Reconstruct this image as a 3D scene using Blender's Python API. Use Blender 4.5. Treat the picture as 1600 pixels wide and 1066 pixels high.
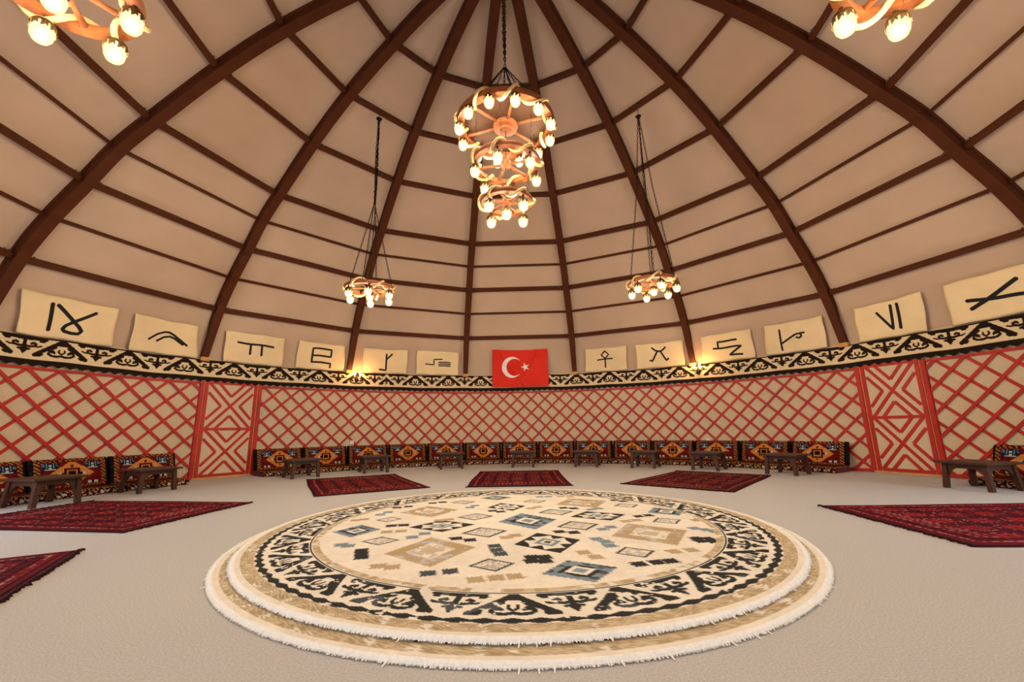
import bpy, math, random
import numpy as np
from mathutils import Matrix, Vector

for o in list(bpy.data.objects):
    bpy.data.objects.remove(o)
scene = bpy.context.scene
COL = scene.collection
random.seed(7)
PI = math.pi
R = 7.0                      # inner radius of the round wall
def rad(a): return a * PI / 180

# ------------------------------------------------------------------ camera
cam_d = bpy.data.cameras.new('camera')
cam = bpy.data.objects.new('camera', cam_d)
COL.objects.link(cam)
F_PX = 664.15
cam_d.sensor_fit = 'HORIZONTAL'
cam_d.sensor_width = 36.0
cam_d.lens = F_PX / 1600 * 36
cam_d.clip_start = 0.02
cr = Vector((0.99960484, 0.0229525, -0.01622815))
cu = Vector((0.02054427, -0.20249138, 0.97906852))
cf = Vector((-0.01918601, 0.97901503, 0.2028829))
cam.matrix_world = Matrix(((cr.x, cu.x, -cf.x, 0.1061), (cr.y, cu.y, -cf.y, -4.40195),
                           (cr.z, cu.z, -cf.z, 0.8234), (0, 0, 0, 1)))
scene.camera = cam

# ------------------------------------------------------------------ world, daylight, exposure
world = bpy.data.worlds.new('sky')
scene.world = world
world.use_nodes = True
bg = world.node_tree.nodes['Background']
bg.inputs[0].default_value = (0.72, 0.85, 1.0, 1)
bg.inputs[1].default_value = 3.0
scene.view_settings.view_transform = 'Standard'
scene.view_settings.look = 'None'
scene.view_settings.gamma = 1.0
scene.view_settings.use_curve_mapping = False
scene.view_settings.exposure = 0.62
BULB = 480.0                 # glow of the lamp cores inside the glass globes
ENTRANCES = ((184.5, 45), (-104.0, 70), (103.0, 70))   # open doorways out of view: bearing, daylight power
for az_, pw in ENTRANCES:
    ld = bpy.data.lights.new('daylight_through_entrance', 'AREA')
    ld.shape = 'RECTANGLE'
    ld.size = 1.35
    ld.size_y = 1.75
    ld.energy = pw
    ld.color = (0.70, 0.85, 1.0)
    lo = bpy.data.objects.new('daylight_through_entrance', ld)
    COL.objects.link(lo)
    a = az_ * PI / 180
    lo.location = (7.12 * math.sin(a), 7.12 * math.cos(a), 0.95)
    lo.rotation_euler = (PI / 2 - 0.35, 0, -a + PI)   # faces the room and a little down, as sky light does

# ------------------------------------------------------------------ helpers
def srgb(r, g, b):
    f = lambda c: (c / 255 / 12.92) if c / 255 <= 0.04045 else ((c / 255 + 0.055) / 1.055) ** 2.4
    return (f(r), f(g), f(b))

def mat(name, col, rough=0.7, var=0.15, scale=20.0, bump=0.0, bscale=80.0, metal=0.0, attr=False,
        spec=0.3, stretch=None, col2=None, emit=None, trans=0.0):
    m = bpy.data.materials.new(name)
    m.use_nodes = True
    nt = m.node_tree
    b = nt.nodes['Principled BSDF']
    b.inputs['Roughness'].default_value = rough
    b.inputs['Metallic'].default_value = metal
    b.inputs['Specular IOR Level'].default_value = spec
    tc = nt.nodes.new('ShaderNodeTexCoord')
    mp = nt.nodes.new('ShaderNodeMapping')
    nt.links.new(tc.outputs['Object'], mp.inputs[0])
    if stretch: mp.inputs['Scale'].default_value = stretch
    nz = nt.nodes.new('ShaderNodeTexNoise')
    nz.inputs['Scale'].default_value = scale
    nz.inputs['Detail'].default_value = 5
    nt.links.new(mp.outputs[0], nz.inputs['Vector'])
    mx = nt.nodes.new('ShaderNodeMix')
    mx.data_type = 'RGBA'
    if attr:
        at = nt.nodes.new('ShaderNodeAttribute')
        at.attribute_name = 'col'
        mul = nt.nodes.new('ShaderNodeMix')
        mul.data_type = 'RGBA'; mul.blend_type = 'MULTIPLY'
        mul.inputs[0].default_value = 1.0
        rmp = nt.nodes.new('ShaderNodeMapRange')
        rmp.inputs[1].default_value = 0.25; rmp.inputs[2].default_value = 0.75
        rmp.inputs[3].default_value = 1 - var; rmp.inputs[4].default_value = 1.0
        nt.links.new(nz.outputs['Fac'], rmp.inputs[0])
        nt.links.new(at.outputs['Color'], mul.inputs[6])
        nt.links.new(rmp.outputs[0], mul.inputs[7])
        nt.links.new(mul.outputs[2], b.inputs['Base Color'])
    else:
        c2 = col2 if col2 else tuple(c * (1 - var) for c in col)
        mx.inputs[6].default_value = (*c2, 1)
        mx.inputs[7].default_value = (*col, 1)
        rmp = nt.nodes.new('ShaderNodeMapRange')
        rmp.inputs[1].default_value = 0.3; rmp.inputs[2].default_value = 0.7
        nt.links.new(nz.outputs['Fac'], rmp.inputs[0])
        nt.links.new(rmp.outputs[0], mx.inputs[0])
        nt.links.new(mx.outputs[2], b.inputs['Base Color'])
    if bump:
        n2 = nt.nodes.new('ShaderNodeTexNoise')
        n2.inputs['Scale'].default_value = bscale
        n2.inputs['Detail'].default_value = 4
        nt.links.new(mp.outputs[0], n2.inputs['Vector'])
        bp = nt.nodes.new('ShaderNodeBump')
        bp.inputs['Strength'].default_value = bump
        bp.inputs['Distance'].default_value = 0.01
        nt.links.new(n2.outputs['Fac'], bp.inputs['Height'])
        nt.links.new(bp.outputs[0], b.inputs['Normal'])
    if emit:
        b.inputs['Emission Color'].default_value = (*emit[:3], 1)
        b.inputs['Emission Strength'].default_value = emit[3]
    return m

M = {
    'carpet': mat('carpet', srgb(206, 201, 198), 0.95, 0.30, 120, 0.4, 420, spec=0.05),
    'felt_wall': mat('felt_wall', srgb(208, 183, 150), 0.9, 0.10, 45, 0.25, 160, spec=0.08),
    'canvas': mat('canvas', srgb(203, 171, 144), 0.9, 0.09, 1.6, 0.22, 7, spec=0.1),
    'beam': mat('beam_paint', srgb(86, 41, 17), 0.55, 0.22, 5, 0.05, 30, spec=0.18),
    'steel': mat('bracket_steel', srgb(110, 95, 80), 0.4, 0.3, 30, metal=0.8),
    'red_wood': mat('red_painted_wood', srgb(188, 36, 23), 0.5, 0.32, 3.5, 0.1, 40, spec=0.3),
    'raw_wood': mat('raw_pine', srgb(214, 150, 84), 0.6, 0.25, 6, 0.1, 60),
    'door_panel': mat('door_panel', srgb(208, 183, 150), 0.85, 0.08, 30, 0.15, 140),
    'band': mat('felt_band', (1, 1, 1), 0.95, 0.12, 40, 0.3, 200, attr=True, spec=0.05),
    'banner': mat('raw_cotton', srgb(244, 213, 164), 0.9, 0.10, 3, 0.15, 30, spec=0.05),
    'paint': mat('black_paint', srgb(24, 20, 18), 0.6, 0.3, 30),
    'flag': mat('flag_cloth', srgb(222, 46, 28), 0.7, 0.08, 5, spec=0.2),
    'flag_white': mat('flag_white', srgb(240, 228, 215), 0.7, 0.05, 8, spec=0.2),
    'kilim': mat('kilim_weave', (1, 1, 1), 0.95, 0.3, 70, 0.4, 220, attr=True, spec=0.05),
    'rug': mat('rug_weave', (1, 1, 1), 0.95, 0.35, 40, 0.4, 200, attr=True, spec=0.05),
    'round_rug': mat('round_rug_pile', (1, 1, 1), 0.9, 0.14, 25, 0.25, 150, attr=True, spec=0.1),
    'white_fringe': mat('white_fringe', srgb(246, 243, 238), 0.9, 0.12, 60),
    'dark_fringe': mat('dark_fringe', srgb(62, 16, 20), 0.95, 0.4, 60),
    'table_wood': mat('walnut', srgb(76, 43, 24), 0.5, 0.45, 6, 0.12, 30, spec=0.3, stretch=(1, 6, 6)),
    'table_top': mat('walnut_top', srgb(72, 42, 25), 0.45, 0.45, 6, 0.1, 30, spec=0.35, stretch=(1, 8, 8)),
    'wheel_wood': mat('wheel_wood', srgb(150, 84, 42), 0.6, 0.45, 7, 0.2, 24, spec=0.25),
    'disc_wood': mat('disc_board', srgb(78, 48, 26), 0.8, 0.3, 14, 0.1, 60),
    'rope': mat('jute_rope', srgb(214, 176, 120), 0.9, 0.3, 60, 0.6, 140, spec=0.05),
    'brass': mat('dark_brass', srgb(88, 62, 28), 0.45, 0.75, 90, 0.6, 120, metal=0.6),
    'iron': mat('black_iron', srgb(28, 24, 22), 0.55, 0.3, 20, metal=0.5),
    'plastic': mat('white_plastic', srgb(232, 226, 214), 0.4, 0.03, 5),
    'core': mat('lit_core', srgb(255, 240, 210), 0.3, 0.02, 5, emit=(1.0, 0.90, 0.72, BULB)),
    'candle': mat('lit_candle_bulb', srgb(255, 235, 200), 0.3, 0.02, 5, emit=(1.0, 0.50, 0.16, 190.0)),
}

def glass_material():
    m = bpy.data.materials.new('frosted_amber_glass')
    m.use_nodes = True
    nt = m.node_tree
    nt.nodes.clear()
    out = nt.nodes.new('ShaderNodeOutputMaterial')
    tr = nt.nodes.new('ShaderNodeBsdfTransparent'); tr.inputs[0].default_value = (1.0, 0.95, 0.85, 1)
    em = nt.nodes.new('ShaderNodeEmission'); em.inputs[0].default_value = (1.0, 0.70, 0.34, 1); em.inputs[1].default_value = 1.7
    mx = nt.nodes.new('ShaderNodeMixShader'); mx.inputs[0].default_value = 0.5
    nt.links.new(tr.outputs[0], mx.inputs[1]); nt.links.new(em.outputs[0], mx.inputs[2]); nt.links.new(mx.outputs[0], out.inputs[0])
    return m
M['globe'] = glass_material()

def tag(o, label=None, cat=None, group=None, kind=None):
    if label: o['label'] = label
    if cat: o['category'] = cat
    if group: o['group'] = group
    if kind: o['kind'] = kind
    return o

def link(name, me, parent=None, m=None, loc=None, rotz=None):
    o = bpy.data.objects.new(name, me)
    COL.objects.link(o)
    if m is not None and me is not None and not me.materials:
        me.materials.append(M[m])
    if parent is not None: o.parent = parent
    if loc is not None: o.location = loc
    if rotz is not None: o.rotation_euler = (0, 0, rotz)
    return o

def thing(name, label, cat, loc=(0, 0, 0), rotz=0.0, group=None):
    o = link(name, None, None, None, loc, rotz)
    o.empty_display_size = 0.1
    return tag(o, label, cat, group)

def polar(az, r, z=0.0):
    return (r * math.sin(rad(az)), r * math.cos(rad(az)), z)

class MB:
    """collects polygons of one mesh"""
    def __init__(s): s.v = []; s.f = []; s.c = []
    def add(s, v, f, c=None):
        b = len(s.v)
        s.v += [tuple(p) for p in v]
        s.f += [tuple(i + b for i in q) for q in f]
        s.c += [c if c else (1, 1, 1)] * len(f)
    def box(s, x0, x1, y0, y1, z0, z1, tf=None, c=None, bev=0.0):
        if bev > 0:
            b = bev
            v = []; 
            pts = []
            for zz, i in ((z0, b), (z0 + b, 0), (z1 - b, 0), (z1, b)):
                pts.append([(x0 + i + b * (i == 0) * 0, y0 + i, zz), (x1 - i, y0 + i, zz), (x1 - i, y1 - i, zz), (x0 + i, y1 - i, zz)])
            v = [p for r_ in pts for p in r_]
            f = [(3, 2, 1, 0), (12, 13, 14, 15)]
            for k in range(3):
                for j in range(4):
                    f.append((k * 4 + j, k * 4 + (j + 1) % 4, k * 4 + 4 + (j + 1) % 4, k * 4 + 4 + j))
        else:
            v = [(x0, y0, z0), (x1, y0, z0), (x1, y1, z0), (x0, y1, z0), (x0, y0, z1), (x1, y0, z1), (x1, y1, z1), (x0, y1, z1)]
            f = [(3, 2, 1, 0), (4, 5, 6, 7), (0, 1, 5, 4), (1, 2, 6, 5), (2, 3, 7, 6), (3, 0, 4, 7)]
        if tf: v = [tf @ Vector(p) for p in v]
        s.add(v, f, c)
    def sweep(s, pts, frames, prof, closed=False, c=None, cap=True):
        """profile (list of (a,b)) swept along pts; frames = list of (A,B) axis vectors; prof may be a list per point"""
        n = len(pts)
        multi = isinstance(prof[0], list)
        k = len(prof[0]) if multi else len(prof)
        v = []
        for i in range(n):
            A, B = frames[i]
            P = Vector(pts[i])
            for (p, q) in (prof[i] if multi else prof):
                v.append(P + A * p + B * q)
        f = []
        for i in range(n if closed else n - 1):
            j = (i + 1) % n
            for t in range(k):
                u = (t + 1) % k
                f.append((i * k + t, i * k + u, j * k + u, j * k + t))
        if not closed and cap:
            f.append(tuple(range(k - 1, -1, -1)))
            f.append(tuple((n - 1) * k + t for t in range(k)))
        s.add(v, f, c)
    def tube(s, pts, rr, k=6, closed=False, c=None):
        pts = [Vector(p) for p in pts]
        n = len(pts)
        fr = []
        up = None
        for i in range(n):
            if closed: t = pts[(i + 1) % n] - pts[i - 1]
            else: t = pts[min(i + 1, n - 1)] - pts[max(i - 1, 0)]
            t = t.normalized() if t.length > 1e-9 else Vector((0, 0, 1))
            if up is None:
                up = Vector((0, 0, 1)) if abs(t.z) < 0.9 else Vector((1, 0, 0))
            A = up - t * up.dot(t)
            A.normalize()
            B = t.cross(A)
            up = A
            fr.append((A, B))
        def pr(q): return [(q * math.cos(2 * PI * j / k), q * math.sin(2 * PI * j / k)) for j in range(k)]
        if isinstance(rr, (list, tuple)): prof = [pr(q) for q in rr]
        else: prof = pr(rr)
        s.sweep(pts, fr, prof, closed, c)
    def lathe(s, prof, n=16, c=None, center=(0, 0, 0)):
        v = []
        for (r_, z) in prof:
            for j in range(n):
                t = 2 * PI * j / n
                v.append((center[0] + r_ * math.cos(t), center[1] + r_ * math.sin(t), center[2] + z))
        f = []
        for i in range(len(prof) - 1):
            for j in range(n):
                k = (j + 1) % n
                f.append((i * n + j, i * n + k, (i + 1) * n + k, (i + 1) * n + j))
        f.append(tuple(range(n - 1, -1, -1)))
        f.append(tuple((len(prof) - 1) * n + j for j in range(n)))
        s.add(v, f, c)
    def mesh(s, name, smooth=False, color=False):
        me = bpy.data.meshes.new(name)
        me.from_pydata(s.v, [], s.f)
        if color:
            at = me.color_attributes.new('col', 'FLOAT_COLOR', 'CORNER')
            cc = []
            for q, col in zip(s.f, s.c):
                cc += [col[0], col[1], col[2], 1.0] * len(q)
            at.data.foreach_set('color', cc)
        if smooth:
            me.polygons.foreach_set('use_smooth', [True] * len(me.polygons))
        me.validate()
        me.update()
        return me
    def obj(s, name, m, parent=None, smooth=False, color=False, loc=None, rotz=None):
        return link(name, s.mesh(name, smooth, color), parent, m, loc, rotz)

def grid_mesh(name, V, colors=None, wrap=False, smooth=True, flip=False):
    """V: (nu, nv, 3) numpy array -> quad grid; colours per vertex"""
    nu, nv = V.shape[:2]
    idx = np.arange(nu * nv).reshape(nu, nv)
    if wrap:
        a_ = idx; b_ = np.roll(idx, -1, axis=0)
        q = np.stack([a_[:, :-1], b_[:, :-1], b_[:, 1:], a_[:, 1:]], -1).reshape(-1, 4)
    else:
        q = np.stack([idx[:-1, :-1], idx[1:, :-1], idx[1:, 1:], idx[:-1, 1:]], -1).reshape(-1, 4)
    if flip: q = q[:, ::-1]
    me = bpy.data.meshes.new(name)
    me.vertices.add(nu * nv)
    me.vertices.foreach_set('co', V.reshape(-1).astype(np.float32))
    n = len(q)
    me.loops.add(n * 4)
    me.loops.foreach_set('vertex_index', q.reshape(-1).astype(np.int32))
    me.polygons.add(n)
    me.polygons.foreach_set('loop_start', (np.arange(n) * 4).astype(np.int32))
    if smooth: me.polygons.foreach_set('use_smooth', np.ones(n, dtype=bool))
    me.update(calc_edges=True)
    if colors is not None:
        at = me.color_attributes.new('col', 'FLOAT_COLOR', 'POINT')
        cc = np.ones((nu * nv, 4), dtype=np.float32)
        cc[:, :3] = colors.reshape(-1, 3)
        at.data.foreach_set('color', cc.reshape(-1))
    me.validate()
    return me

def vnoise(x, y, s, seed=0):
    rng = np.random.RandomState(seed)
    T = rng.rand(64, 64)
    X = np.asarray(x) * s; Y = np.asarray(y) * s
    i = np.floor(X).astype(int); j = np.floor(Y).astype(int)
    fx = X - i; fy = Y - j
    fx = fx * fx * (3 - 2 * fx); fy = fy * fy * (3 - 2 * fy)
    g = lambda p, q: T[p % 64, q % 64]
    return (g(i, j) * (1 - fx) + g(i + 1, j) * fx) * (1 - fy) + (g(i, j + 1) * (1 - fx) + g(i + 1, j + 1) * fx) * fy

def seg_dist(x, y, pts):
    d = np.full(np.shape(x), 9.0)
    for (x0, y0), (x1, y1) in zip(pts[:-1], pts[1:]):
        dx, dy = x1 - x0, y1 - y0
        L = dx * dx + dy * dy + 1e-12
        t = np.clip(((x - x0) * dx + (y - y0) * dy) / L, 0, 1)
        d = np.minimum(d, np.hypot(x - x0 - t * dx, y - y0 - t * dy))
    return d

# ------------------------------------------------------------------ dome profile
KN = [(6.93, 2.25), (6.54, 3.126), (6.174, 3.657), (5.725, 4.148), (5.325, 4.598), (4.861, 4.97),
      (3.936, 5.644), (3.032, 6.176), (2.026, 6.607), (1.2, 6.88), (0.5, 7.03)]
def cat(pts, i, t):
    p0 = pts[max(i - 1, 0)]; p1 = pts[i]; p2 = pts[min(i + 1, len(pts) - 1)]; p3 = pts[min(i + 2, len(pts) - 1)]
    out = []
    for k in range(len(p1)):
        out.append(0.5 * (2 * p1[k] + (p2[k] - p0[k]) * t + (2 * p0[k] - 5 * p1[k] + 4 * p2[k] - p3[k]) * t * t
                          + (3 * p1[k] - p0[k] - 3 * p2[k] + p3[k]) * t ** 3))
    return tuple(out)
def spline(pts, n):
    out = []
    for i in range(len(pts) - 1):
        for k in range(n): out.append(cat(pts, i, k / n))
    out.append(tuple(pts[-1]))
    return out
PROF = spline(KN, 4)                       # (r, z) of the ribs' inner faces
def prof_normal(i):
    p = PROF[max(i - 1, 0)]; q = PROF[min(i + 1, len(PROF) - 1)]
    dr, dz = q[0] - p[0], q[1] - p[1]
    L = math.hypot(dr, dz)
    return (dz / L, -dr / L)               # outward
RIB0, NR = math.degrees(0.221), 15
RIBS = [RIB0 + 24 * k for k in range(-7, 8)]
DEPTH = 0.17

# ------------------------------------------------------------------ floor
m = MB()
N = 96
vv = [(7.1 * math.cos(2 * PI * j / N), 7.1 * math.sin(2 * PI * j / N), 0) for j in range(N)]
vb = [(p[0], p[1], -0.1) for p in vv]
m.add(vv + vb, [tuple(range(N)), tuple(range(2 * N - 1, N - 1, -1))] + [(j, j + N, (j + 1) % N + N, (j + 1) % N) for j in range(N)])
tag(m.obj('floor', 'carpet'), 'beige pile carpet covering the round floor', 'floor', kind='structure')

# ------------------------------------------------------------------ round wall with the open entrance behind the camera
def arc_shell(mb, a0, a1, r0, r1, z0, z1, step=1.5, c=None):
    n = max(1, int(abs(a1 - a0) / step + 0.5))
    pts, fr = [], []
    for i in range(n + 1):
        az = a0 + (a1 - a0) * i / n
        pts.append((0, 0, 0))
        s_, c_ = math.sin(rad(az)), math.cos(rad(az))
        fr.append((Vector((s_, c_, 0)), Vector((0, 0, 1))))
    mb.sweep(pts, fr, [(r0, z0), (r0, z1), (r1, z1), (r1, z0)], c=c)
m = MB()
ed = sorted(a_ if a_ < 180 else a_ - 360 for a_, _ in ENTRANCES)
for k in range(3):
    nxt = ed[k + 1] if k < 2 else ed[0] + 360
    arc_shell(m, ed[k] + 6, nxt - 6, R, R + 0.07, 0, 2.26)
    arc_shell(m, ed[k] - 6, ed[k] + 6, R, R + 0.07, 1.85, 2.26)
wall = tag(m.obj('wall_round', 'felt_wall', smooth=False), 'cream felt wall running round the room behind the red lattice', 'wall', kind='structure')
for k, e in enumerate(ed):
    dj = tag(link('door_%d' % (k + 3), None), ('open entrance with a bare wooden frame behind the camera', 'open entrance with a bare wooden frame on the left side, out of view', 'open entrance with a bare wooden frame on the right side, out of view')[k], 'door', kind='structure')
    for s in (-6.3, 5.8):
        m = MB(); arc_shell(m, e + s, e + s + 0.5, R - 0.03, R + 0.07, 0, 1.9); m.obj('jamb', 'raw_wood', dj)
    m = MB(); arc_shell(m, e - 6.3, e + 6.3, R - 0.03, R + 0.07, 1.85, 1.92); m.obj('lintel', 'raw_wood', dj)

# ------------------------------------------------------------------ canvas ceiling
def offs(i, d):
    n = prof_normal(i)
    return (PROF[i][0] + n[0] * d, PROF[i][1] + n[1] * d)
CAN = [(7.045, 2.22)] + [offs(i, DEPTH) for i in range(2, len(PROF))] + [(0.02, 7.26)]
def canvas_r_z(t):
    t = max(0, min(len(CAN) - 1.001, t)); i = int(t); f = t - i
    return (CAN[i][0] + (CAN[i + 1][0] - CAN[i][0]) * f, CAN[i][1] + (CAN[i + 1][1] - CAN[i][1]) * f)
def bay_fac(u, z):
    """chord factor: circle at the wall, straight chords higher up"""
    w = min(1.0, max(0.0, (z - 2.25) / 0.9))
    phi = (u - 0.5) * rad(24)
    return 1 + w * (math.cos(rad(12)) / math.cos(phi) - 1)
def canvas_r(az, z):
    u = ((az - RIB0) / 24.0) % 1.0
    for i in range(len(CAN) - 1):
        if CAN[i][1] <= z <= CAN[i + 1][1]:
            f = (z - CAN[i][1]) / (CAN[i + 1][1] - CAN[i][1])
            return (CAN[i][0] + (CAN[i + 1][0] - CAN[i][0]) * f) * bay_fac(u, z)
    return CAN[0][0]
NU = 10
V = np.zeros((NR * NU, len(CAN), 3))
for b in range(NR):
    for iu in range(NU):
        u = iu / NU
        az = RIB0 + 24 * b + 24 * u
        for k, (r_, z) in enumerate(CAN):
            rr = r_ * bay_fac(u, z)
            V[b * NU + iu, k] = (rr * math.sin(rad(az)), rr * math.cos(rad(az)), z)
ceiling = link('ceiling', grid_mesh('ceiling', V, wrap=True, smooth=True), None, 'canvas')
tag(ceiling, 'domed cream canvas ceiling stretched over brown ribs and purlins', 'ceiling', kind='structure')

# ribs (one mesh, turned about the axis)
m = MB()
pts, fr, prof = [], [], []
for i, (r_, z) in enumerate(PROF):
    n = prof_normal(i)
    pts.append((0, r_, z))
    fr.append((Vector((1, 0, 0)), Vector((0, n[0], n[1]))))
    w = 0.058 + 0.014 * min(1, max(0, (z - 2.25) / 1.2))
    d = 0.09 if z < 2.75 else (DEPTH - 0.005)
    g = 0.016
    prof.append([(-w, 0), (w, 0), (w, .03), (w - g, .036), (w - g, d - .028), (w, d - .022), (w, d), (-w, d), (-w, d - .022), (-w + g, d - .028), (-w + g, .036), (-w, .03)])
m.sweep(pts, fr, prof)
rib_me = m.mesh('rib')
rib_me.materials.append(M['beam'])
m = MB(); m.box(-0.075, 0.075, 6.9, 7.03, 2.2, 2.275)
foot_me = m.mesh('foot_block'); foot_me.materials.append(M['raw_wood'])
for az in RIBS:
    o = link('rib', rib_me, ceiling, None, rotz=-rad(az))
    link('foot_block', foot_me, o)
# crown ring
m = MB()
arc_shell(m, 0, 360, 0.42, 0.56, 6.98, 7.14, 10)
m.obj('crown_ring', 'beam', ceiling)
# purlins and thin battens between neighbouring ribs
for k in range(1, 9):
    i = k * 4
    thick = k in (1, 3, 5, 6, 7, 8)
    n = prof_normal(i)
    h, d0, d1 = (0.042, 0.075, DEPTH - 0.004) if thick else (0.021, 0.115, DEPTH - 0.004)
    c0 = PROF[i]
    ca, sa = math.cos(rad(12)), math.sin(rad(12))
    rm = c0[0] + n[0] * d0
    # in the frame of the bay's middle: x along the purlin
    xl = rm * sa - 0.066
    yl = rm * ca
    m = MB()
    nv_ = Vector((0, n[0], n[1])); tv = Vector((0, -n[1], n[0]))
    P0 = Vector((-xl, yl, c0[1] + n[1] * d0)); P1 = Vector((xl, yl, c0[1] + n[1] * d0))
    b_ = 0.012 if thick else 0.006
    D = d1 - d0
    m.sweep([P0, P1], [(tv, nv_)] * 2, [(-h, b_), (-h + b_, 0), (h - b_, 0), (h, b_), (h, D), (-h, D)])
    pm = m.mesh('purlin'); pm.materials.append(M['beam'])
    if thick:
        mb = MB()
        for s in (-1, 1):
            X0 = s * (xl - 0.13); X1 = s * xl
            for sd in (1,):
                A = [Vector((X0, yl, c0[1] + n[1] * d0)) + tv * (h + 0.001) + nv_ * 0.02, Vector((X1, yl, c0[1] + n[1] * d0)) + tv * (h + 0.001) + nv_ * 0.02]
                mb.sweep(A, [(tv, nv_)] * 2, [(0, 0), (0.006, 0), (0.006, 0.05), (0, 0.05)])
                for q in (0.3, 0.7):
                    B = A[0].lerp(A[1], q) + nv_ * 0.025
                    mb.tube([B, B + tv * 0.022], 0.011, 6)
        bm_ = mb.mesh('bracket'); bm_.materials.append(M['steel'])
    for az in RIBS:
        o = link('purlin' if thick else 'batten', pm, ceiling, None, rotz=-rad(az + 12))
        if thick: link('bracket', bm_, o)

# ------------------------------------------------------------------ red lattice
PITCH, DH = 3.0186, 0.3555
ZT, ZB = 1.775, 0.035
SPAN = (ZT - ZB) / DH * PITCH
def slat(parent, top_az, direction, lo_az, hi_az, r_):
    """slat leaving the top rail at top_az and falling towards +az (1) or -az (-1), clipped to the section"""
    pts = []
    t0, t1 = 0.0, 1.0
    a0, a1 = top_az, top_az + direction * SPAN
    lim = []
    for L in (lo_az, hi_az):
        t = (L - a0) / (a1 - a0)
        lim.append(t)
    tl, th = min(lim), max(lim)
    t0, t1 = max(0, tl), min(1, th)
    if t1 - t0 < 0.02: return
    n = max(2, int((t1 - t0) * 8) + 1)
    m = MB()
    fr = []
    for i in range(n + 1):
        t = t0 + (t1 - t0) * i / n
        az = a0 + (a1 - a0) * t
        z = ZT + (ZB - ZT) * t
        s_, c_ = math.sin(rad(az)), math.cos(rad(az))
        tang = Vector((c_, -s_, 0)) * (direction * R * rad(SPAN)) + Vector((0, 0, ZB - ZT))
        tang.normalize()
        radial = Vector((s_, c_, 0))
        fr.append((radial, tang.cross(radial)))
        pts.append((r_ * s_, r_ * c_, z))
    w, th_ = 0.021, 0.0065
    m.sweep(pts, fr, [(-th_, -w), (-th_, w), (th_, w), (th_, -w)])
    m.obj('slat', 'red_wood', parent)
def lattice(label, lo_az, hi_az, phase, front):
    t = thing('lattice_section', label, 'lattice', group='red lattice round the wall')
    k0 = int((lo_az - SPAN - phase) / PITCH) - 1
    k1 = int((hi_az + SPAN - phase) / PITCH) + 1
    for k in range(k0, k1 + 1):
        a_ = phase + k * PITCH
        slat(t, a_, 1, lo_az, hi_az, R - (0.026 if front > 0 else 0.012))
        slat(t, a_, -1, lo_az, hi_az, R - (0.012 if front > 0 else 0.026))
    m = MB(); arc_shell(m, lo_az, hi_az, R - 0.038, R - 0.002, ZT - 0.012, ZT + 0.026); m.obj('top_rail', 'red_wood', t)
    m = MB(); arc_shell(m, lo_az, hi_az, R - 0.038, R - 0.002, 0.004, 0.055); m.obj('bottom_rail', 'red_wood', t)
    for az in (lo_az, hi_az):
        m = MB(); arc_shell(m, az - 0.26, az + 0.26, R - 0.05, R - 0.001, 0.002, 1.81); m.obj('end_post', 'red_wood', t)
    return t
lattice('long run of red lattice between the two diagonal-slatted doors', -50.5, 61.6, -49.83, 1)
lattice('red lattice left of the left door, behind the two leftmost tables', -97.3, -59.1, -78.54 - PITCH * 9, 1)
lattice('red lattice right of the right door, behind the rightmost table', 69.3, 96.3, 69.3 + 1.2, -1)

# ------------------------------------------------------------------ doors with diagonal slats
def door(name, label, a0, a1):
    mid = (a0 + a1) / 2
    hw = R * math.sin(rad((a1 - a0) / 2))
    yy = R * math.cos(rad((a1 - a0) / 2)) - 0.01
    d = tag(link(name, None, loc=polar(mid, yy), rotz=-rad(mid)), label, 'door', kind='structure')
    H = 1.83
    m = MB(); m.box(-hw, hw, -0.012, 0.006, 0.03, H); m.obj('door_panel', 'door_panel', d)
    m = MB(); m.box(-hw - 0.03, hw + 0.03, -0.05, 0.01, 0.001, 0.03); m.obj('threshold', 'raw_wood', d)
    for s in (-1, 1):
        m = MB(); m.box(s * hw - 0.012, s * hw + 0.012, -0.016, 0.006, 0.03, H); m.obj('jamb', 'raw_wood', d)
        x = s * (hw - 0.042)
        m = MB(); m.box(x - 0.028, x + 0.028, -0.028, -0.012, 0.035, H); m.obj('stile', 'red_wood', d)
    W = hw - 0.085
    def bar(p, q, w=0.0235, nm='slat', y0=-0.012, y1=-0.026):
        P = Vector((p[0], 0, p[1])); Q = Vector((q[0], 0, q[1]))
        t_ = (Q - P).normalized()
        m = MB()
        m.sweep([P, Q], [(Vector((0, 1, 0)), t_.cross(Vector((0, 1, 0))))] * 2, [(y0, -w), (y0, w), (y1, w), (y1, -w)])
        m.obj(nm, 'red_wood', d)
    zb, zm, zt = 0.06, H * 0.5, H - 0.03
    for z in (zb, zm, zt): bar((-W, z), (W, z), 0.024, 'rail', -0.012, -0.027)
    for z0, z1 in ((zb, zm), (zm, zt)):
        c = (z0 + z1) / 2; h = (z1 - z0) / 2
        bar((-W, z0), (W, z1), y1=-0.0245); bar((-W, z1), (W, z0), y1=-0.023)
        k = 0.58
        for s in (-1, 1):
            bar((-W * k, c + s * h), (0, c + s * h * (1 - k)), y1=-0.0235); bar((W * k, c + s * h), (0, c + s * h * (1 - k)), y1=-0.0225)
            bar((s * W, c - h * k), (s * W * (1 - k), c), y1=-0.0235); bar((s * W, c + h * k), (s * W * (1 - k), c), y1=-0.0225)
    return d
door('door_1', 'cream door with red diagonal slats left of the long cushion row', -58.75, -50.85)
door('door_2', 'cream door with red diagonal slats right of the long cushion row', 61.95, 68.95)

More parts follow.
